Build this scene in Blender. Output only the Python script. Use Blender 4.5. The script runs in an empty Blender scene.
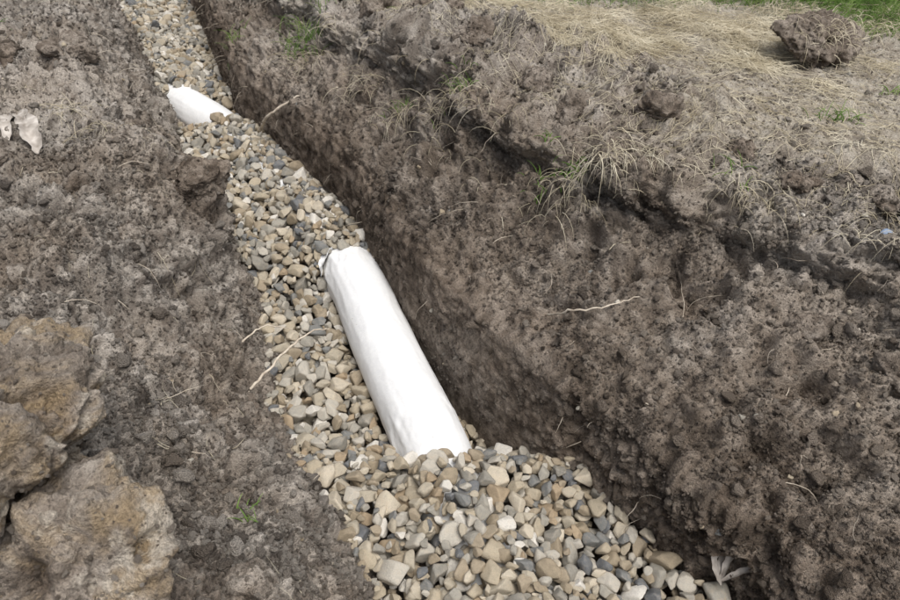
import bpy, math, random, time
import numpy as np
from mathutils import Vector, Matrix, Euler
from mathutils.bvhtree import BVHTree
rng=np.random.default_rng(7); random.seed(7)
scene=bpy.context.scene
COL=scene.collection

# ---------------------------------------------------------------- noise
TB=rng.random((128,128,128)).astype(np.float32)
def vnoise(P):
    i=np.floor(P).astype(np.int64); f=(P-i).astype(np.float32)
    f=f*f*f*(f*(f*6-15)+10)
    x0,y0,z0=(i[:,0]&127),(i[:,1]&127),(i[:,2]&127)
    x1,y1,z1=(x0+1)&127,(y0+1)&127,(z0+1)&127
    fx,fy,fz=f[:,0],f[:,1],f[:,2]
    a=TB[x0,y0,z0]*(1-fx)+TB[x1,y0,z0]*fx
    b=TB[x0,y1,z0]*(1-fx)+TB[x1,y1,z0]*fx
    c=TB[x0,y0,z1]*(1-fx)+TB[x1,y0,z1]*fx
    d=TB[x0,y1,z1]*(1-fx)+TB[x1,y1,z1]*fx
    return ((a*(1-fy)+b*fy)*(1-fz)+(c*(1-fy)+d*fy)*fz)*2-1
ROT=np.array([[0.8,0.36,-0.48],[-0.6,0.48,-0.64],[0,0.8,0.6]])
def fbm(P,scale,octv=4,gain=0.5,off=0.0,ridge=False):
    Q=P/scale+off; s=0; a=1; t=0
    for k in range(octv):
        n=vnoise(Q)
        if ridge: n=1-2*np.abs(n)
        s=s+a*n; t+=a; a*=gain; Q=(Q@ROT)*2.03+17.3
    return s/t
JT=rng.random((64,64,64,3)).astype(np.float32)
def worley(P,scale,off=0.0):
    Q=P/scale+off; i=np.floor(Q).astype(np.int64)
    best=np.full(len(P),9.0,np.float32); bid=np.zeros(len(P),np.float32)
    for dx in(-1,0,1):
        for dy in(-1,0,1):
            for dz in(-1,0,1):
                c=i+np.array([dx,dy,dz])
                j=JT[c[:,0]&63,c[:,1]&63,c[:,2]&63]
                d=((c+j-Q)**2).sum(1)
                m=d<best
                best=np.where(m,d,best); bid=np.where(m,j[:,0],bid)
    return np.sqrt(best),bid
def sstep(a,b,x):
    t=np.clip((x-a)/(b-a),0,1); return t*t*(3-2*t)

# ---------------------------------------------------------------- trench plan (metres)
yL=[-60,-.6,.3,.86,1.44,2.0,2.35,3.6,5.6,9,60];  vL=[15,.75,.22,-.125,-.47,-.72,-.888,-1.5,-2.5,-4.0,-20]
yR=[-60,-.6,.3,.86,1.15,1.44,1.75,2.1,2.35,3.43,5.6,9,60];  vR=[17,1.8,1.0,.57,.32,.06,-.125,-.30,-.41,-1.12,-2.03,-3.4,-19.3]
yT=[-60,-.6,.5,.9,1.3,1.6,1.86,2.3,2.93,3.47,5.6,9,60]; vT=[17.6,3.2,2.2,1.75,1.35,1.03,.53,.2,-.21,-.66,-1.5,-2.95,-18.8]
def smooth_interp(y,ys,vs):
    s=0
    for o,w in((-.12,.2),(-.06,.2),(0,.2),(.06,.2),(.12,.2)): s=s+w*np.interp(y+o,ys,vs)
    return s
def xL(y): return smooth_interp(y,yL,vL)
def xR(y): return smooth_interp(y,yR,vR)
def xT(y): return smooth_interp(y,yT,vT)
def xB(y): return xL(y)-smooth_interp(y,[-60,.2,.9,1.5,1.95,2.15,2.5,3.2,60],[.6,.6,.62,.62,.42,.30,.42,.40,.45])
FLOOR=-0.10
# ---------------------------------------------------------------- terrain grid
def grow(start,step,end,f=1.18):
    out=[];x=start;s=step
    while x<end: s*=f; x+=s; out.append(x)
    return np.array(out)
rows=[.15]
while rows[-1]<4.6: rows.append(rows[-1]+.0048+.0016*max(0,rows[-1]-.8))
rows=np.array(rows)
rows=np.concatenate([(.15-grow(0,.008,60))[::-1],rows,rows[-1]+grow(0,.012,60)])
uA=np.concatenate([-(grow(1.5,.007,60))[::-1],-np.linspace(1.5,0,260)[:-1]])
uB=np.linspace(0,1,140)[:-1]; uC=np.linspace(0,1,30)[:-1]; uD=np.linspace(0,1,200)[:-1]
uE=np.concatenate([np.linspace(0,2.1,340),grow(2.1,.008,60)])
NR=len(rows)
X=[];Z=[];KS=[];TT=[]
Y=rows[:,None]
b,l,r,t=[f(rows)[:,None] for f in(xB,xL,xR,xT)]
def addp(x,z,k,tt):
    X.append(x);Z.append(z+0*x);KS.append(np.full(x.shape,k));TT.append(tt+0*x)
hl=.62+.03*np.sin(Y*2.1)
far=sstep(9,14,Y)
xa=b+uA[None,:]; addp(xa,hl+.16*sstep(0,1.0,-uA)[None,:]-.16*sstep(2.5,5,-uA)[None,:],0,uA[None,:])
tb=uB[None,:]; addp(b+(l-b)*tb, FLOOR+(hl-FLOOR)*(1-(.55*tb+.45*tb**2.2)),1,tb)
tc=uC[None,:]; addp(l+(r-l)*tc, FLOOR+0*tc,2,tc)
KT=np.array([0,.30,.58,.66,.77,.85,.95,1.0]);KX=np.array([0,.03,.08,.25,.6,.82,.92,1])
arc=np.concatenate([[0],np.cumsum(np.hypot(np.diff(KT)*.77,np.diff(KX)*.6))]);arc/=arc[-1]
td=np.interp(uD,arc,KX)[None,:]; pf=np.interp(uD,arc,KT)[None,:]
addp(r+(t-r)*td, FLOOR+(.67-FLOOR)*pf,3,td)
addp(t+uE[None,:], .67+.02*np.sin(uE*3)[None,:]*np.exp(-uE/4)[None,:],4,uE[None,:])
X=np.concatenate(X,1);Z=np.concatenate(Z,1);KS=np.concatenate(KS,1);TT=np.concatenate(TT,1)
Z=Z*(1-far)+.64*far
YY=np.repeat(Y,X.shape[1],1)
NC=X.shape[1]
P=np.stack([X,YY,Z],-1)
for _ in range(6):
    P[:,1:-1,2]=(P[:,:-2,2]+2*P[:,1:-1,2]+P[:,2:,2])/4
du=np.zeros_like(P);dv=np.zeros_like(P)
du[:,1:-1]=P[:,2:]-P[:,:-2];du[:,0]=P[:,1]-P[:,0];du[:,-1]=P[:,-1]-P[:,-2]
dv[1:-1]=P[2:]-P[:-2];dv[0]=P[1]-P[0];dv[-1]=P[-1]-P[-2]
N=np.cross(du,dv);N/=np.linalg.norm(N,axis=-1,keepdims=True)+1e-12
p=P.reshape(-1,3).copy();n=N.reshape(-1,3);ks=KS.ravel();tt=TT.ravel()
q=p.copy()
nz1=fbm(q,.38,3,off=160.)
ttn=tt+.55*nz1
left=(ks<=1)*1.0; wall=np.where(ks==3,sstep(0,.05,tt)*(1-sstep(.65,.95,tt+.2*nz1)),0)
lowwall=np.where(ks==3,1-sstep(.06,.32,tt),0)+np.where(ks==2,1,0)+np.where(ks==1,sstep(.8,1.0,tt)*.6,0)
rim=np.where(ks==3,sstep(.6,.9,tt+.2*nz1),0)+np.where(ks==4,1-sstep(.22,.55,ttn),0)
flat=np.where(ks==4,sstep(.22,.60,ttn),0)
cut=np.where(ks==3,1-sstep(.08,.17,tt),0)*sstep(1.0,1.4,q[:,1])
floorm=np.where(ks==2,1,0)
nearm=1-sstep(6,12,np.abs(p[:,0])+np.abs(p[:,1]-1.5))
amp_big=.055*left+.045*wall+.065*rim+.022*flat
amp_mid=.026*left+.028*wall+.038*rim+.010*flat
amp_clod=.020*left+.019*wall+.028*rim+.008*flat
amp_fine=.0088*left+.0095*wall+.0098*rim+.005*flat
fade=np.where(ks==1,1-sstep(.9,1,tt)*.5,1.0)*(1-.65*cut)
warp=np.stack([fbm(q,.12,2,off=3.1),fbm(q,.12,2,off=9.7),fbm(q,.12,2,off=21.3)],-1)*.03
d=amp_big*fbm(q,.33,3,off=5.0)
d+=amp_mid*fbm(q+warp,.085,4,.55,off=11.0)*1.6
w1,id1=worley(q+warp,.085,off=2.0); w2,id2=worley(q+warp*.5,.036,off=31.0)
cm=sstep(-.05,.35,fbm(q,.22,2,off=40.0))
lump=lambda w:np.sqrt(np.clip(1-(w/.75)**2,0,1))
d+=amp_clod*cm*(lump(w1)*(.4+id1)*1.5)
d+=amp_clod*.45*(lump(w2)*(.3+id2)*1.4)*(.3+.7*sstep(-.2,.4,fbm(q,.15,2,off=60.)))
bil=np.abs(fbm(q+warp*.4,.055,3,.6,off=210.))+.6*np.abs(fbm(q,.024,2,.6,off=230.))
d+=amp_fine*bil*3.4
d+=amp_fine*fbm(q,.016,2,.7,off=70.)*1.3
sc=q.copy(); sc[:,2]*=7
d+=.010*wall*fbm(sc,.35,3,off=80.)
hole=sstep(.20,.40,fbm(q,.16,3,off=171.))*(1-cut)
d-=(.050*wall+.045*left+.03*rim)*hole
d*=nearm*fade
p+=n*d[:,None]
def bumpf(cx,cy,rx,ry,h,noise=.3):
    g=np.exp(-(((q[:,0]-cx)/rx)**2+((q[:,1]-cy)/ry)**2))
    p[:,2]+=h*g*(1+noise*fbm(q,.07,3,off=cx*9+cy))
bumpf(-.98,2.12,.16,.22,.12)
bumpf(.78,2.02,.22,.2,.08,.8)
bumpf(.25,2.55,.2,.2,.10,.8)
bumpf(.0,3.0,.22,.3,.10,.8)
bumpf(1.2,1.78,.2,.14,.05,.8)
bumpf(-.75,.55,.25,.2,.06)
bumpf(-1.55,2.9,.25,.4,.12,.6)
bumpf(-.72,1.15,.16,.12,-.05,.2)
bumpf(-1.0,1.55,.2,.14,.05,.4)
ov=np.where((ks==3),sstep(.78,.93,tt),0)+np.where(ks==4,1-sstep(0,.25,tt),0)
ov*=(.35+.9*sstep(-.25,.4,fbm(q,.22,3,off=90.)))
p[:,0]-=.080*ov; p[:,1]-=.045*ov; p[:,2]+=.022*ov
g=np.exp(-(((q[:,0]+.9)/.13)**2+((q[:,1]-2.12)/.2)**2))*sstep(.12,.3,q[:,2])
p[:,0]+=.13*g; p[:,1]-=.06*g

darken=np.clip(lowwall*.7+(.12+.4*sstep(-.3,.4,fbm(q,.4,2,off=100.)))*wall+.15*left*sstep(.05,.5,fbm(q,.4,3,off=110.))+ .4*rim*sstep(-.05,.35,fbm(q,.2,3,off=120.))+.6*g+.35*hole,0,1)  # darker soil at wall foot and in hollows, plus random moist patches
dry=np.clip(flat+.35*rim*sstep(.1,.5,fbm(q,.15,2,off=130.)),0,1)
gl=q[:,1]*.55+q[:,0]*.35-.45+.35*fbm(q,.3,3,off=140.)
grassm=np.where((ks==4)|(ks==0),sstep(1.6,2.0,gl),0)*(q[:,0]>-.8)
grassm=np.maximum(grassm,np.where((ks==0)|(ks==4),sstep(5,8,np.abs(q[:,0])+np.abs(q[:,1]-1.5)),0))
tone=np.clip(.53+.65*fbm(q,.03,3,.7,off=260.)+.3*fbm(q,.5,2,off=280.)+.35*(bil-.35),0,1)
hue=np.clip(.35+1.1*fbm(q,.22,3,off=300.)+.45*wall,0,1)

def grid_faces(nr,nc):
    a=(np.arange(nr-1)[:,None]*nc+np.arange(nc-1)[None,:]).ravel()
    return np.stack([a,a+1,a+nc+1,a+nc],1)
def np_mesh(name,v,f,smooth=True):
    me=bpy.data.meshes.new(name); k=f.shape[1]
    me.vertices.add(len(v)); me.vertices.foreach_set('co',np.ascontiguousarray(v,dtype=np.float32).ravel())
    me.loops.add(f.size); me.loops.foreach_set('vertex_index',np.ascontiguousarray(f,dtype=np.int32).ravel())
    me.polygons.add(len(f)); me.polygons.foreach_set('loop_start',np.arange(0,f.size,k,dtype=np.int32))
    me.polygons.foreach_set('loop_total',np.full(len(f),k,np.int32))
    me.polygons.foreach_set('use_smooth',np.full(len(f),smooth))
    me.update(calc_edges=True); return me
def fattr(me,name,a,typ='FLOAT',dom='POINT'):
    at=me.attributes.new(name,typ,dom)
    at.data.foreach_set('vector' if typ=='FLOAT_VECTOR' else 'value',np.ascontiguousarray(a).ravel().astype(np.int32 if typ=='INT' else np.float32))
def add(name,me,mat=None,parent=None):
    o=bpy.data.objects.new(name,me); COL.objects.link(o)
    if mat: me.materials.append(mat)
    if parent: o.parent=parent
    return o

# ---------------------------------------------------------------- materials
class NT:
    def __init__(s,name):
        s.m=bpy.data.materials.new(name); s.m.use_nodes=True; s.t=s.m.node_tree; s.n=s.t.nodes; s.b=s.n['Principled BSDF']
    def new(s,t,**k):
        x=s.n.new(t)
        for a,v in k.items(): setattr(x,a,v)
        return x
    def link(s,a,b): s.t.links.new(a,b)
    def val(s,sock,v):
        if hasattr(v,'is_linked') or hasattr(v,'links'): s.link(v,sock)
        else: sock.default_value=v
    def noise(s,scale,detail=4,rough=.6,co=None,dist=0):
        x=s.new('ShaderNodeTexNoise'); x.inputs['Scale'].default_value=scale; x.inputs['Detail'].default_value=detail; x.inputs['Roughness'].default_value=rough; x.inputs['Distortion'].default_value=dist
        s.link(co if co else s.obj(),x.inputs['Vector']); return x.outputs['Fac']
    def obj(s):
        if not hasattr(s,'_o'): s._o=s.new('ShaderNodeTexCoord').outputs['Object']
        return s._o
    def ramp(s,fac,stops,interp='LINEAR'):
        x=s.new('ShaderNodeValToRGB'); s.link(fac,x.inputs[0]); cr=x.color_ramp; cr.interpolation=interp
        while len(cr.elements)<len(stops): cr.elements.new(.5)
        for e,(p,c) in zip(cr.elements,stops):
            e.position=p; e.color=(*c,1) if isinstance(c,tuple) else (c,c,c,1)
        return x.outputs['Color']
    def mix(s,fac,a,b,bt='MIX'):
        x=s.new('ShaderNodeMix',data_type='RGBA',blend_type=bt)
        s.val(x.inputs[0],fac)
        for sock,v in((x.inputs[6],a),(x.inputs[7],b)):
            if isinstance(v,tuple): sock.default_value=(*v,1)
            else: s.link(v,sock)
        return x.outputs[2]
    def math(s,op,a,b=0.0,clamp=False):
        x=s.new('ShaderNodeMath',operation=op,use_clamp=clamp); s.val(x.inputs[0],a); s.val(x.inputs[1],b); return x.outputs[0]
    def attr(s,name,typ='GEOMETRY'):
        return s.new('ShaderNodeAttribute',attribute_name=name,attribute_type=typ).outputs['Fac']
    def gray(s,k):
        g=s.new('ShaderNodeCombineColor'); [s.link(k,g.inputs[i]) for i in range(3)]; return g.outputs[0]
    def bump(s,h,strength,dist,nrm=None):
        x=s.new('ShaderNodeBump'); x.inputs['Strength'].default_value=strength; x.inputs['Distance'].default_value=dist; s.link(h,x.inputs['Height'])
        if nrm: s.link(nrm,x.inputs['Normal'])
        return x.outputs['Normal']
def soil_mat(name,inst=False,clay=False):
    s=NT(name); ty='INSTANCER' if inst else 'GEOMETRY'
    tn=s.attr('tone',ty)
    base=s.ramp(tn,[(.2,(.175,.150,.128)),(.5,(.35,.312,.272)),(.8,(.54,.49,.435))])
    base=s.mix(s.math('MULTIPLY',s.attr('hue',ty),.55),base,(.33,.262,.20))
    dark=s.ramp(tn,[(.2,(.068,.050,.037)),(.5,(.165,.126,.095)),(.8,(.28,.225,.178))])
    base=s.mix(s.math('MULTIPLY',s.attr('darken',ty),.88),base,dark)
    dryc=s.ramp(tn,[(.2,(.27,.23,.185)),(.5,(.41,.36,.295)),(.8,(.53,.48,.405))])
    base=s.mix(s.attr('dry',ty),base,dryc)
    if clay:
        n4=s.noise(8,4,.65,dist=.6)
        base=s.mix(s.math('MULTIPLY',s.ramp(n4,[(.47,0.),(.60,1.)]),.7),base,(.37,.275,.165))
        n5=s.noise(12,4,.7,dist=.3)
        base=s.mix(s.math('MULTIPLY',s.ramp(n5,[(.54,0.),(.62,1.)]),.7),base,(.56,.50,.42))
    if not inst:
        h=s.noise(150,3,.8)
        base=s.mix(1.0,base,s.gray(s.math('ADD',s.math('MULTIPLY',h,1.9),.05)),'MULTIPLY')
        gc=s.ramp(h,[(.35,(.06,.09,.025)),(.5,(.13,.15,.06)),(.65,(.26,.25,.13))])
        base=s.mix(s.math('MULTIPLY',s.attr('grassm'),.8),base,gc)
        s.link(s.bump(h,1.0,.014),s.b.inputs['Normal'])
    else:
        s.link(s.bump(s.noise(5,2,.7),.8,.12),s.b.inputs['Normal'])
    s.link(base,s.b.inputs['Base Color']); s.b.inputs['Roughness'].default_value=.95
    s.b.inputs['Specular IOR Level'].default_value=.2
    return s.m
M_soil=soil_mat('soil'); M_crumb=soil_mat('soil_crumb',inst=True); M_clay=soil_mat('soil_clay',clay=True)

def stone_mat():
    s=NT('gravel_stone'); oi=s.new('ShaderNodeObjectInfo').outputs['Random']
    col=s.ramp(oi,[(0,(.30,.28,.24)),(.10,(.46,.405,.315)),(.20,(.37,.305,.22)),(.29,(.52,.48,.41)),(.38,(.22,.22,.21)),(.44,(.45,.385,.285)),(.55,(.37,.345,.295)),(.65,(.58,.51,.40)),(.72,(.33,.27,.19)),(.79,(.49,.455,.39)),(.86,(.39,.30,.20)),(.90,(.72,.68,.61)),(.955,(.17,.175,.18))],'CONSTANT')
    off=s.new('ShaderNodeVectorMath',operation='ADD'); s.link(s.obj(),off.inputs[0])
    cx=s.new('ShaderNodeCombineXYZ'); s.link(s.math('MULTIPLY',oi,37.),cx.inputs[0]); s.link(cx.outputs[0],off.inputs[1]); co=off.outputs[0]
    n=s.noise(2.2,3,.65,co); n2=s.noise(11,3,.7,co)
    col=s.mix(1.0,col,s.gray(s.math('ADD',s.math('MULTIPLY',n,.8),s.math('ADD',s.math('MULTIPLY',n2,.6),.28))),'MULTIPLY')
    col=s.mix(s.math('MULTIPLY',s.ramp(n,[(.5,0.),(.7,1.)]),.35),col,(.37,.29,.20))
    s.link(col,s.b.inputs['Base Color']); s.b.inputs['Roughness'].default_value=.6
    s.b.inputs['Specular IOR Level'].default_value=.35
    s.link(s.bump(n2,.4,.10),s.b.inputs['Normal'])
    return s.m
M_stone=stone_mat()
def simple(name,stops,scale=30,rough=.8):
    s=NT(name); s.link(s.ramp(s.noise(scale,2,.6),stops),s.b.inputs['Base Color']); s.b.inputs['Roughness'].default_value=rough
    s.b.inputs['Specular IOR Level'].default_value=.25
    return s.m
M_straw=simple('straw',[(.3,(.38,.32,.21)),(.5,(.60,.53,.39)),(.7,(.74,.68,.54))],9)
M_green=simple('green_grass',[(.3,(.08,.15,.03)),(.5,(.14,.24,.05)),(.7,(.28,.34,.12))],9)
M_root=simple('root_bark',[(.3,(.38,.31,.24)),(.6,(.62,.55,.45))],40)
M_leaf=simple('dry_leaf',[(.3,(.24,.21,.18)),(.5,(.44,.40,.36)),(.7,(.62,.58,.53))],25)
M_blue=simple('blue_stone',[(.3,(.16,.21,.30)),(.7,(.30,.36,.46))],25)
def fabric_mat():
    s=NT('white_geotextile')
    n=s.noise(7,4,.65); n2=s.noise(60,3,.7)
    c=s.ramp(n2,[(.3,(.77,.775,.78)),(.7,(.84,.84,.835))])
    c=s.mix(s.math('MULTIPLY',s.ramp(n,[(.56,0.),(.74,1.)]),.18),c,(.50,.45,.38))
    c=s.mix(s.math('MULTIPLY',s.ramp(n2,[(.68,0.),(.76,1.)]),.5),c,(.3,.25,.2))
    s.link(c,s.b.inputs['Base Color']); s.b.inputs['Roughness'].default_value=.5
    s.b.inputs['Specular IOR Level'].default_value=.4
    s.link(s.bump(s.noise(25,3,.6),.25,.008),s.b.inputs['Normal'])
    return s.m
M_fab=fabric_mat()

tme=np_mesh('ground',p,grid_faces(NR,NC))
for nm,a in(('darken',darken),('dry',dry),('grassm',grassm),('tone',tone),('hue',hue)): fattr(tme,nm,a)
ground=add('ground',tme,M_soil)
pm=p.reshape(NR,NC,3)
r0=np.searchsorted(rows,-.5); r1=np.searchsorted(rows,8)
sub=pm[r0:r1:2,12:NC-12:2]; sr,scn=sub.shape[:2]
bvh=BVHTree.FromPolygons([tuple(v) for v in sub.reshape(-1,3).tolist()],grid_faces(sr,scn).tolist())
def gz(x,y):
    h=bvh.ray_cast(Vector((x,y,5)),Vector((0,0,-1)))
    return h[0].z if h[0] is not None else .65

# ---------------------------------------------------------------- drain pipe
pipe_pts=np.array([[1.2,-.4,-.02],[.50,.4,.0],[.09,.95,.02],[-.058,1.30,.055],[-.232,1.73,.075],[-.404,2.16,.075],[-.70,2.65,.06],[-1.14,3.27,.06],[-1.36,3.50,.07],[-1.56,3.75,.05],[-1.8,4.3,0],[-2.25,5.4,-.02],[-3.2,7.5,-.02]])
def catmull(pts,m):
    out=[];P_=np.vstack([2*pts[0]-pts[1],pts,2*pts[-1]-pts[-2]])
    for i in range(1,len(P_)-2):
        for t_ in np.linspace(0,1,m,endpoint=False):
            a,b_,c,d_=P_[i-1:i+3]
            out.append(.5*((2*b_)+(-a+c)*t_+(2*a-5*b_+4*c-d_)*t_**2+(-a+3*b_-3*c+d_)*t_**3))
    out.append(pts[-1]); return np.array(out)
pc=catmull(pipe_pts,70)
def sweep(path,rad,ns):
    tg=np.gradient(path,axis=0);tg/=np.linalg.norm(tg,axis=1,keepdims=True)
    up=np.array([0,0,1.]);sd=np.cross(tg,up);sd/=np.linalg.norm(sd,axis=1,keepdims=True)+1e-9;u2=np.cross(sd,tg)
    th=np.linspace(0,2*np.pi,ns,endpoint=False)
    R=rad if np.ndim(rad)==2 else np.repeat(np.asarray(rad)[:,None],ns,1)
    V=path[:,None,:]+R[:,:,None]*(np.cos(th)[None,:,None]*sd[:,None,:]+np.sin(th)[None,:,None]*u2[:,None,:])
    nr=len(path);a=(np.arange(nr-1)[:,None]*ns+np.arange(ns)[None,:]);bb=(np.arange(nr-1)[:,None]*ns+(np.arange(ns)+1)[None,:]%ns)
    return V.reshape(-1,3),np.stack([a,bb,bb+ns,a+ns],-1).reshape(-1,4)
PR=.105
NS=128
V,F=sweep(pc,np.full(len(pc),PR),NS)
yy=np.repeat(pc[:,1],NS); th=np.tile(np.linspace(0,2*np.pi,NS,endpoint=False),len(pc))
ctr=np.repeat(pc,NS,0); dirv=(V-ctr)/PR
CY=np.stack([np.cos(th)*.1,yy*.18,np.sin(th)*.1],-1)
rad=PR+.0030*fbm(V,.20,2,off=4.)+.0018*fbm(CY,.040,2,off=14.,ridge=True)+.0007*fbm(V,.05,3,off=54.)
endw=np.exp(-((yy-2.09)/.07)**2)+.7*np.exp(-((yy-1.34)/.08)**2)
rad+=endw*.007*fbm(np.stack([np.cos(th)*.1,yy*.5,np.sin(th)*.1],-1),.05,3,off=24.,ridge=True)
gj=np.exp(-((yy-2.24)/.085)**2)
rad-=gj*(.036+.010*np.sin(th*9+3*np.sin(th*2)))
V=ctr+dirv*rad[:,None]
pipe=add('drain_pipe',np_mesh('drain_pipe',V,F),M_fab)
def ribbon(path,width,cup=.2,seed=0,ns=9,rag=.15,side=None):
    path=np.array(path,float);tg=np.gradient(path,axis=0);tg/=np.linalg.norm(tg,axis=1,keepdims=True)
    up=np.array([0,0,1.]) if side is None else np.array(side,float)
    sd=np.cross(tg,up);sd/=np.linalg.norm(sd,axis=1,keepdims=True)+1e-9;u2=np.cross(sd,tg)
    s=np.linspace(-1,1,ns);m=len(path)
    wv=np.asarray(width)[:,None]*s[None,:]
    V=path[:,None,:]+wv[...,None]*sd[:,None,:]+(cup*np.abs(wv)*np.abs(s)[None,:])[...,None]*u2[:,None,:]
    V=V.reshape(-1,3); mw=float(np.max(width))
    V+=np.stack([fbm(V,mw*1.3,3,off=seed+k*7.) for k in range(3)],-1)*mw*rag*2
    return V,grid_faces(m,ns)
fa=catmull(np.array([[-.475,2.03,.115],[-.468,2.075,.142],[-.452,2.115,.160],[-.43,2.15,.168]]),8)
v_,f_=ribbon(fa,np.interp(np.linspace(0,1,len(fa)),[0,.3,.7,1],[.004,.016,.018,.006]),.5,3,11,.3,side=(-.6,.2,.8))
add('fabric_fold',np_mesh('fabric_fold',v_,f_),M_fab,parent=pipe)

# ---------------------------------------------------------------- gravel
def ico(sub):
    import bmesh
    bm=bmesh.new(); bmesh.ops.create_icosphere(bm,subdivisions=sub,radius=1); v=np.array([x.co[:] for x in bm.verts]);f=np.array([[q_.index for q_ in x.verts] for x in bm.faces]);bm.free();return v,f
I4=ico(4);I3=ico(3)
def rock(v,seed,nf=14,pw=14,jit=.35,nz=.03,nsc=.5):
    rr=np.random.default_rng(seed)
    d_=rr.normal(size=(nf,3))
    d_/=np.linalg.norm(d_,axis=1,keepdims=True); h=rr.uniform(1-jit,1.05,nf)
    k=np.clip(v@d_.T,0,None)/h[None,:]
    r_=(k**pw).sum(1)**(-1/pw); r_=np.clip(r_,.4,1.35)
    o=v*r_[:,None]; o*= (1+nz*fbm(o+seed*3.1,nsc,4,.6))[:,None]
    o-=o.mean(0); o/=np.abs(o).max(0)
    return o
def variants(cname,objname,n,fn,mat):
    c=bpy.data.collections.new(cname)
    for i in range(n):
        v,f=fn(i); me=np_mesh(objname,v,f); me.materials.append(mat)
        o=bpy.data.objects.new(objname,me); c.objects.link(o)
    return c
stc=variants('gravel_stones','gravel_stone',30,lambda i:(rock(I4[0],100+i,nf=10+i%7,pw=12+(i%4)*9,jit=.42,nz=.04),I4[1]),M_stone)
crc=variants('soil_crumb_set','soil_crumb',14,lambda i:(rock(I3[0],300+i,nf=10,pw=12,jit=.45,nz=.5,nsc=.7),I3[1]),M_crumb)
def scatter(name,pts,rot,scl,idx,coll,extra={}):
    me=bpy.data.meshes.new(name); me.vertices.add(len(pts)); me.vertices.foreach_set('co',pts.astype(np.float32).ravel())
    fattr(me,'rot',rot,'FLOAT_VECTOR');fattr(me,'scl',scl,'FLOAT_VECTOR');fattr(me,'vid',idx,'INT')
    for k,a in extra.items(): fattr(me,k,a)
    me.update(); o=add(name,me)
    ng=bpy.data.node_groups.new(name+'_nodes','GeometryNodeTree')
    ng.interface.new_socket('Geometry',in_out='INPUT',socket_type='NodeSocketGeometry');ng.interface.new_socket('Geometry',in_out='OUTPUT',socket_type='NodeSocketGeometry')
    N_=ng.nodes;L=ng.links
    gi=N_.new('NodeGroupInput');go=N_.new('NodeGroupOutput')
    ci=N_.new('GeometryNodeCollectionInfo');ci.inputs[0].default_value=coll;ci.inputs['Separate Children'].default_value=True;ci.inputs['Reset Children'].default_value=True
    ip=N_.new('GeometryNodeInstanceOnPoints');ip.inputs['Pick Instance'].default_value=True
    def na(nm,t_):
        x=N_.new('GeometryNodeInputNamedAttribute');x.data_type=t_;x.inputs['Name'].default_value=nm;return x.outputs['Attribute']
    er=N_.new('FunctionNodeEulerToRotation')
    L.new(gi.outputs[0],ip.inputs['Points']);L.new(ci.outputs[0],ip.inputs['Instance']);L.new(na('vid','INT'),ip.inputs['Instance Index'])
    L.new(na('rot','FLOAT_VECTOR'),er.inputs[0]);L.new(er.outputs[0],ip.inputs['Rotation']);L.new(na('scl','FLOAT_VECTOR'),ip.inputs['Scale'])
    L.new(ip.outputs[0],go.inputs[0])
    md=o.modifiers.new('scatter','NODES');md.node_group=ng
    return o
cell=.006; gx0,gx1,gy0,gy1=-3.4,1.9,.05,7.2
GX=int((gx1-gx0)/cell);GY=int((gy1-gy0)/cell)
gxs=gx0+np.arange(GX)*cell; gys=gy0+np.arange(GY)*cell
gxm,gym=np.meshgrid(gxs,gys,indexing='ij')
def target(x,y):
    c=np.interp(y,pc[:,1],pc[:,0])
    ky=[-1,1.17,1.36,2.00,2.12,3.20,3.31,3.48,3.56,9]
    cov=np.interp(y,ky,[.10,.12,.015,.03,.13,.12,.03,.04,.12,.10])
    crown=np.interp(y,ky,[.04,.05,0,0,.06,.05,0,0,.05,.02])
    rs=np.where(x>c,np.interp(y,[1.22,1.38,2.0,2.14],[0,.085,.085,0]),0)
    return cov+crown*np.exp(-((x-c)/.13)**2)-rs
TG=target(gxm,gym)
TG=TG+.018*fbm(np.stack([gxm.ravel(),gym.ravel(),0*gxm.ravel()],-1),.15,2,off=200.).reshape(GX,GY)
HM=TG-.06
SP=[];SR=[];SS=[];SI=[]
def place(x,y,a,bx,c):
    yaw=random.uniform(0,6.283)
    i0=int((x-gx0)/cell);j0=int((y-gy0)/cell);rr=int(max(a,bx)/cell)+1
    if i0-rr<0 or j0-rr<0 or i0+rr>=GX or j0+rr>=GY:return
    sl=(slice(i0-rr,i0+rr+1),slice(j0-rr,j0+rr+1))
    dx=gxm[sl]-x;dy=gym[sl]-y
    u_=(dx*math.cos(yaw)+dy*math.sin(yaw))/a; v_=(-dx*math.sin(yaw)+dy*math.cos(yaw))/bx
    e=u_*u_+v_*v_; m=e<.95
    if not m.any():return
    hh=HM[sl]; under=hh[m]
    mean=under.mean()
    z=mean+.55*c+.25*(under.max()-mean)
    if z>TG[i0,j0]+.014:return
    A=np.stack([dx[m],dy[m]],1); sl_,_,_,_=np.linalg.lstsq(A-A.mean(0),under-mean,rcond=None)
    sx,sy=np.clip(sl_,-.8,.8)
    nrm=Vector((-sx+random.gauss(0,.32),-sy+random.gauss(0,.32),1)).normalized()
    q1=nrm.to_track_quat('Z','Y').to_matrix()@Matrix.Rotation(yaw,3,'Z')
    eu=q1.to_euler()
    top=z+c*np.sqrt(np.clip(1-e,0,1))*.85+dx*sx*.5+dy*sy*.5
    HM[sl]=np.where(m,np.maximum(hh,top),hh)
    SP.append((x,y,float(z)));SR.append(tuple(eu));SS.append((a,bx,c));SI.append(random.randrange(30))
def stone_dims():
    a=min(.042,max(.009,random.lognormvariate(math.log(.0212),.36)))
    return a,a*random.uniform(.64,.95),a*random.uniform(.50,.78)
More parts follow.
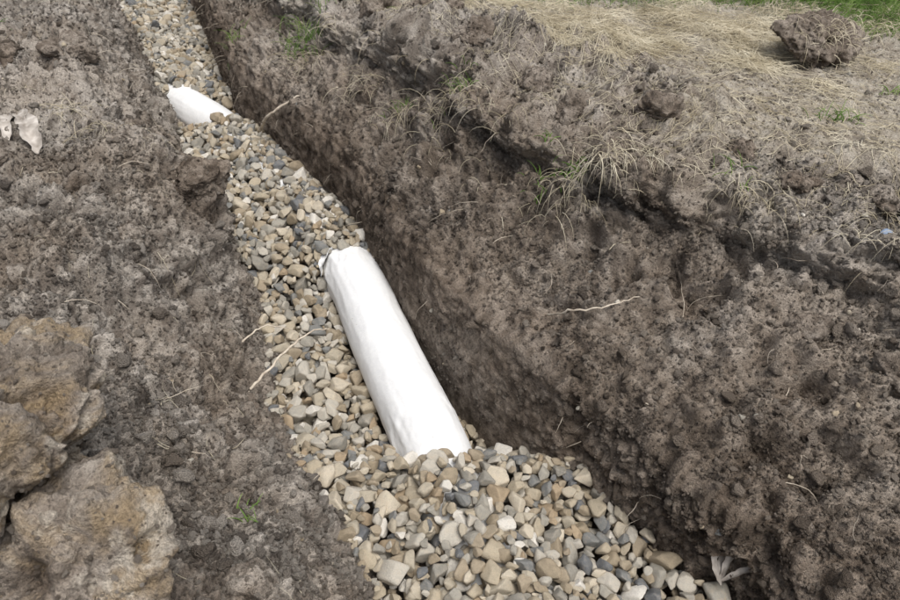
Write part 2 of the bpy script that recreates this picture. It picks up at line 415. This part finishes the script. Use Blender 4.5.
for k in range(34000):
    y=random.uniform(.1,7.0)
    x=random.uniform(float(xL(y))-.10,float(xR(y))+.12)
    a,bx,c=stone_dims()
    ce=np.interp(y,pc[:,1],pc[:,0]); cz=np.interp(y,pc[:,1],pc[:,2])
    dd=abs(x-ce)*.86
    tz=float(target(x,y))
    if tz<cz+.105 and dd<.1:
        sk_=cz+math.sqrt(max(0,.1**2-dd**2))
        if sk_>tz-.012: continue
    if gz(x,y)>tz+.02: continue
    place(x,y,a,bx,c)
gravel=scatter('gravel',np.array(SP),np.array(SR),np.array(SS),np.array(SI),stc)
# ---------------------------------------------------------------- big clods
I6=ico(6);I5=ico(5);I7=ico(7)
CP=[];CM=[];CT=[]
def clod(name,loc,scale,seed,mat,rotz=0,dk=.3,ic=I5,tn=.0,nc=0):
    v=rock(ic[0],seed,nf=9,pw=6,jit=.4,nz=.0)
    s_=np.array(scale); w=v*s_+seed*1.7
    nn=v/np.linalg.norm(v,axis=1,keepdims=True)
    m_=float(min(scale))
    wp=np.stack([fbm(w,.05,2,off=1.),fbm(w,.05,2,off=7.),fbm(w,.05,2,off=13.)],-1)*.015
    wA,ia=worley(w+wp,.05); wB,ib=worley(w+wp,.021,off=5.)
    k=min(1,m_/.08)
    bl=np.abs(fbm(w+wp,.04,3,.6,off=33.))+.5*np.abs(fbm(w,.018,2,.6,off=35.))
    dd=m_*.40*fbm(w,m_*.9,3,.55)+m_*.10*lump(wA)*(ia+.4)+k*(.007*lump(wB)*ib+.030*bl+.022*fbm(w,.05,5,.7)-.035*sstep(.18,.4,fbm(w,.08,3,off=44.)))
    v=v*s_+nn*dd[:,None]
    dk_=np.clip(dk+.5*fbm(w,.1,2,off=9.)+.6*sstep(.18,.4,fbm(w,.08,3,off=44.)),0,1)  # clod colour darker in its hollows and in random patches
    me=np_mesh(name,v,ic[1]); fattr(me,'darken',dk_);fattr(me,'dry',np.zeros(len(v)));fattr(me,'grassm',np.zeros(len(v)))
    tn_=np.clip(.5+tn+.6*fbm(w,.03,3,.7)+.4*(bl-.3),0,1)
    fattr(me,'tone',tn_);fattr(me,'hue',np.full(len(v),.5))
    o=add(name,me,mat); o.location=loc; o.rotation_euler=(random.uniform(-.3,.3),random.uniform(-.3,.3),rotz)
    if nc:
        R=np.array(o.rotation_euler.to_matrix()); j=rng.integers(0,len(v),nc)
        CP.append(v[j]@R.T+np.array(loc)); CM.append(dk_[j]); CT.append(tn_[j])
    return o
clod('soil_clod',(-.68,.63,.88),(.19,.22,.16),3,M_clay,.3,.35,I7,.02,2600)
clod('soil_clod',(-.52,.49,.81),(.12,.10,.09),5,M_clay,.9,.35,I6,.02,1200)
for i,(x,y,sx,dk) in enumerate([(.66,2.06,.085,.6),(.40,2.12,.075,.5),(.30,2.35,.08,.6),(.98,1.70,.055,.5),(-.05,2.90,.11,.6),(.10,2.62,.08,.6),(-.30,3.2,.10,.7),(-.45,3.45,.09,.6),(-.86,2.10,.10,.9),(-.95,2.25,.07,.8),(-1.5,2.75,.09,.7),(-1.25,2.5,.07,.5),(-1.6,2.2,.08,.4),(1.15,1.60,.05,.4),(-1.75,2.7,.1,.6),(-.85,1.0,.05,.2),(-1.1,1.4,.06,.3),(-.35,.62,.05,.4),(1.35,1.45,.06,.5),(.85,1.85,.05,.6),(.90,1.30,.05,.5),(1.05,1.15,.06,.5),(.72,1.45,.04,.5),(-1.15,1.85,.07,.5),(-.95,1.72,.05,.4),(-1.45,1.9,.08,.5)]):
    clod('soil_clod',(x,y,gz(x,y)-sx*.05),(sx,sx*.85,sx*.65),20+i,M_soil,i*1.3,dk,I6 if sx>.07 else I5,0,int(sx*7000))
sod=clod('sod_clump',(1.42,2.72,.74),(.20,.14,.09),61,M_soil,.3,.6,I6,0,700)
# ---------------------------------------------------------------- crumbs
vis=(p[:,1]>.1)&(p[:,1]<5)&(p[:,0]>-2.6)&(p[:,0]<2.8)&(floorm<.5)
wgt=(left*1.0+rim*1.1+wall*1.0*(1-.75*cut)+flat*.35)*vis
wgt*=.35+sstep(-.2,.5,fbm(q,.18,3,off=150.))*1.1
wgt/=(.4+.6*np.clip(np.hypot(q[:,0],q[:,1]),.8,4))
ar=np.linalg.norm(np.cross(du,dv),axis=-1).ravel(); wgt=wgt*ar
cdf=np.cumsum(wgt);cdf/=cdf[-1]
NCR=340000
ii=np.searchsorted(cdf,rng.random(NCR)); ii=np.clip(ii,0,len(p)-1)
sz=.0022*(1-rng.random(NCR))**(-1/2.6); sz=np.clip(sz,.0022,.021)
sz=np.where(sz>.011,np.where(rng.random(NCR)<.5,sz,.006),sz)
sz*=np.where(flat[ii]>.5,.7,1)
pp=p[ii]+rng.normal(0,.0025,(NCR,3))+n[ii]*(sz*.25)[:,None]
CPa=np.vstack(CP);nn_=len(CPa); sz2=np.clip(.0018*(1-rng.random(nn_))**(-1/2.6),.0018,.007)
pp=np.vstack([pp,CPa]);sz=np.concatenate([sz,sz2]);NT_=len(pp)
ss=sz[:,None]*rng.uniform(.55,1.15,(NT_,3))
dk_=np.concatenate([darken[ii],np.concatenate(CM)]);dr_=np.concatenate([dry[ii],np.zeros(nn_)]);tn_=np.concatenate([tone[ii],np.concatenate(CT)]);hu_=np.concatenate([hue[ii],np.full(nn_,.7)])
crumbs=scatter('soil_crumbs',pp,rng.uniform(0,6.28,(NT_,3)),ss,rng.integers(0,14,NT_),crc,{'darken':np.clip(dk_*.85+rng.normal(-.05,.12,NT_),0,1),'dry':dr_*.6,'tone':np.clip(tn_+rng.normal(.05,.20,NT_),0,1),'hue':hu_})
NP=380
ii=np.clip(np.searchsorted(cdf,rng.random(NP)),0,len(p)-1)
sz=rng.uniform(.004,.013,NP)
scatter('bank_pebbles',p[ii]+n[ii]*(sz*.2)[:,None],rng.uniform(0,6.28,(NP,3)),sz[:,None]*rng.uniform(.6,1,(NP,3)),rng.integers(0,30,NP),stc)

# ---------------------------------------------------------------- grass, straw, roots
def strands(name,paths,width,mat,parent=None):
    Vs=[];Fs=[];o=0
    for pa,w in zip(paths,width):
        pa=np.array(pa);m=len(pa)
        tp=np.linspace(1,.25,m)*w
        v,f=sweep(pa+rng.normal(0,1e-5,pa.shape),tp,3)
        Vs.append(v);Fs.append(f+o);o+=len(v)
    me=np_mesh(name,np.vstack(Vs),np.vstack(Fs),True); return add(name,me,mat,parent)
def lying(x,y,L,curl=.9,lift=.004,seg=6):
    a=random.uniform(0,6.283);out=[];st=L/seg
    for i in range(seg+1):
        out.append((x,y,gz(x,y)+lift+random.uniform(0,.008)));a+=random.gauss(0,curl/ seg*1.5)
        x+=math.cos(a)*st;y+=math.sin(a)*st
    zs=np.array([o[2] for o in out])
    lin=np.linspace(zs[0],zs[-1],len(zs)); zs=np.maximum(lin,zs)*.6+zs*.4
    return [(o[0],o[1],z) for o,z in zip(out,zs)]
def blade(x,y,L,lean=.6,az=None,seg=6,z=None,e0=(60,88)):
    az=random.uniform(0,6.283) if az is None else az
    z=gz(x,y)-.005 if z is None else z
    el=math.radians(random.uniform(*e0));out=[(x,y,z)];st=L/seg
    for i in range(seg):
        x+=math.cos(az)*math.cos(el)*st;y+=math.sin(az)*math.cos(el)*st;z+=math.sin(el)*st
        out.append((x,y,z));el-=lean*random.uniform(.5,1.3)/seg*2
    return out
S=[];W=[]
def rp(cx,cy,sx,sy): return random.gauss(cx,sx),random.gauss(cy,sy)
for k in range(2600):
    y=random.uniform(1.5,4.2);x=float(xT(y))+abs(random.gauss(.35,.5))
    S.append(lying(x,y,random.uniform(.03,.14)));W.append(random.uniform(.0006,.0013))
cl=[rp(.95,2.92,.40,.24) for k in range(60)]
for k in range(4200):
    cx,cy=random.choice(cl);x,y=rp(cx,cy,.05,.04)
    S.append(lying(x,y,random.uniform(.05,.2),lift=random.uniform(.004,.03)));W.append(random.uniform(.0007,.0016))
for k in range(1800):
    cx,cy=random.choice(cl);x,y=rp(cx,cy,.05,.04)
    S.append(blade(x,y,random.uniform(.05,.14),1.0,e0=(15,70)));W.append(random.uniform(.0007,.0014))
for k in range(600):
    x,y=rp(1.2,2.1,.3,.2); S.append(lying(x,y,random.uniform(.03,.12)));W.append(random.uniform(.0006,.0012))
for k in range(300):
    y=random.uniform(.6,4);x=float(xB(y))-random.uniform(-.5,1.2); S.append(lying(x,y,random.uniform(.02,.10)));W.append(random.uniform(.0005,.0011))
LIP=[(.42,1.84,90,.19),(.50,1.82,70,.17),(.34,1.92,40,.14),(.62,1.78,35,.13),(.80,1.70,45,.14),(.88,1.66,45,.14),(1.10,1.52,60,.15),(1.2,1.44,50,.14),(-1.35,2.35,80,.15),(-1.2,2.2,40,.12),(.0,2.35,60,.17),(.1,2.25,40,.14),(.2,2.1,30,.13),(-.17,2.5,50,.18),(-.62,3.15,70,.24),(-.35,2.8,50,.18),(-1.0,2.15,30,.12)]
for cx,cy,nb,L in LIP:
    for k in range(nb):
        x,y=rp(cx,cy,.06,.035); a=random.gauss(-2.1,.9)
        S.append(blade(x,y,random.uniform(.25,1)*L,random.uniform(.8,1.5),a,e0=(0,70)));W.append(random.uniform(.0007,.0016))
for k in range(130):
    x,y=rp(1.42,2.68,.09,.05); S.append(blade(x,y,random.uniform(.05,.14),1.2,random.gauss(-1.7,1.2),z=.80+random.uniform(-.06,.03),e0=(-10,60)));W.append(random.uniform(.0008,.0015))
strands('dry_grass',S,W,M_straw)
G=[];W=[]
def tuft(cx,cy,s,nb,L,w=.0018):
    for k in range(nb):
        x,y=rp(cx,cy,s,s);G.append(blade(x,y,random.uniform(.5,1)*L,.9));W.append(random.uniform(.7,1.3)*w)
tuft(-.66,3.28,.06,100,.17);tuft(-.62,3.5,.07,60,.14)
tuft(.38,1.88,.025,26,.07,.0024);tuft(.02,2.36,.03,30,.09);tuft(1.25,2.1,.03,34,.08);tuft(.30,1.95,.03,28,.07,.0024);tuft(-.40,.80,.015,14,.05);tuft(.80,1.70,.03,18,.07);tuft(-1.9,2.9,.05,20,.08);tuft(-1.15,3.6,.05,30,.12);tuft(-.2,2.55,.03,22,.08);tuft(1.55,2.35,.03,20,.06);tuft(.1,3.4,.12,50,.10);tuft(.45,3.4,.12,60,.10)
for k in range(40000):
    if k%3: x=random.uniform(1.35,2.7);y=random.uniform(2.7,4.3)
    else: x=random.uniform(.3,2.2);y=random.uniform(3.0,4.6)
    m_=max((x+.5*(y-3.0)-1.70)/.20 if y>2.85 else -9,(y-3.28)/.10 if x>.5 else -9)
    if m_<random.gauss(.6,.7) or random.random()<.2: continue
    G.append(blade(x,y,random.uniform(.04,.13),.9));W.append(random.uniform(.001,.002))
strands('green_grass',G,W,M_green)
def root(name,pts,w):
    pa=catmull(np.array(pts,float),8); pa+=rng.normal(0,.0018,pa.shape)
    V_,F_=sweep(pa,np.linspace(w,w*.35,len(pa)),8); return add(name,np_mesh(name,V_,F_),M_root)
root('root',[(-.62,1.40,.14),(-.57,1.47,.16),(-.50,1.60,.17),(-.44,1.68,.16),(-.40,1.72,.13)],.0050)
root('root',[(-.66,1.62,.17),(-.60,1.68,.18),(-.52,1.70,.15)],.0032)
root('root',[(.26,1.52,.36),(.32,1.42,.47),(.40,1.40,.50),(.50,1.42,.52)],.0036)
root('root',[(-.88,3.0,.22),(-.80,2.88,.34),(-.66,2.88,.43),(-.58,2.9,.45)],.008)
Rt=[];W=[]
cw=np.cumsum((wall+.5*rim*(ks==3)+.3*(ks==1))*ar*vis);cw/=cw[-1]
for k in np.clip(np.searchsorted(cw,rng.random(360)),0,len(p)-1):
    b0=p[k];nn0=n[k];L_=random.uniform(.02,.13);dd_=nn0*.6+np.array([random.gauss(0,.5),random.gauss(0,.5),random.gauss(-.2,.4)]);pt=b0.copy();pa=[tuple(pt)]
    for j in range(6):
        dd_=dd_/np.linalg.norm(dd_)+np.array([random.gauss(0,.25),random.gauss(0,.25),-.18]);pt=pt+dd_/np.linalg.norm(dd_)*L_/6;pa.append(tuple(pt))
    Rt.append(pa);W.append(random.uniform(.0007,.0018))
strands('rootlets',Rt,W,M_root)
def leaf(name,paths):
    Vs=[];Fs=[];o=0
    for i,(pts,w) in enumerate(paths):
        pa=catmull(np.array(pts,float),7);s=np.linspace(0,1,len(pa))
        v,f=ribbon(pa,w*np.sin(np.pi*np.clip(s*.93+.05,0,1))**.7+.0008,.7,i*11,9,.3)
        Vs.append(v);Fs.append(f+o);o+=len(v)
    return add(name,np_mesh(name,np.vstack(Vs),np.vstack(Fs)),M_leaf)
zb=.165; xo=-.045
leaf('dry_leaf',[([(.665+xo,.82,zb),(.675+xo,.86,zb+.03),(.665+xo,.90,zb+.06),(.68+xo,.93,zb+.08)],.011),([(.665+xo,.82,zb),(.695+xo,.86,zb+.05),(.725+xo,.90,zb+.09),(.765+xo,.93,zb+.10)],.008),([(.665+xo,.81,zb),(.65+xo,.84,zb+.04),(.655+xo,.87,zb+.08),(.64+xo,.89,zb+.10)],.006),([(.67+xo,.82,zb),(.71+xo,.82,zb+.04),(.74+xo,.83,zb+.05)],.007)])
zl=gz(-1.40,2.15)+.015
leaf('dry_leaf',[([(-1.5,2.27,zl+.02),(-1.44,2.20,zl+.03),(-1.38,2.12,zl+.02),(-1.34,2.04,zl-.01)],.028),([(-1.52,2.25,zl+.02),(-1.49,2.18,zl+.03),(-1.45,2.10,zl+.0)],.02)])
bs=add('blue_stone',np_mesh('blue_stone',rock(I3[0],77,jit=.4)*np.array([.018,.012,.009]),I3[1]),M_blue);bs.location=(1.09,1.45,gz(1.09,1.45)+.006)

# ---------------------------------------------------------------- light, world, camera
w=bpy.data.worlds.new('World');scene.world=w;w.use_nodes=True
nt=w.node_tree;bg=nt.nodes['Background'];sk=nt.nodes.new('ShaderNodeTexSky');sk.sky_type='NISHITA';sk.sun_disc=False
SE,SRr=math.radians(68),math.radians(138)
sk.sun_elevation=SE;sk.sun_rotation=SRr;sk.air_density=1.0;sk.dust_density=3.0
hs=nt.nodes.new('ShaderNodeHueSaturation');hs.inputs['Saturation'].default_value=.35
nt.links.new(sk.outputs[0],hs.inputs['Color']);nt.links.new(hs.outputs[0],bg.inputs['Color']);bg.inputs['Strength'].default_value=.15
sun=bpy.data.lights.new('sun','SUN');sun.energy=2.8;sun.angle=math.radians(40);sun.color=(1,.965,.91)
so=bpy.data.objects.new('sun',sun);COL.objects.link(so)
dirs=Vector((math.sin(SRr)*math.cos(SE),math.cos(SRr)*math.cos(SE),math.sin(SE)))
so.rotation_euler=dirs.to_track_quat('Z','Y').to_euler()
cam=bpy.data.cameras.new('camera');cam.lens=28;cam.sensor_width=36;cam.clip_end=300;cam.clip_start=.02
co=bpy.data.objects.new('camera',cam);COL.objects.link(co);co.location=(0,0,1.7);co.rotation_euler=(math.radians(50),0,0);scene.camera=co
cam.dof.use_dof=True;cam.dof.focus_distance=2.1;cam.dof.aperture_fstop=9
scene.view_settings.view_transform='Standard';scene.view_settings.look='None';scene.view_settings.exposure=0
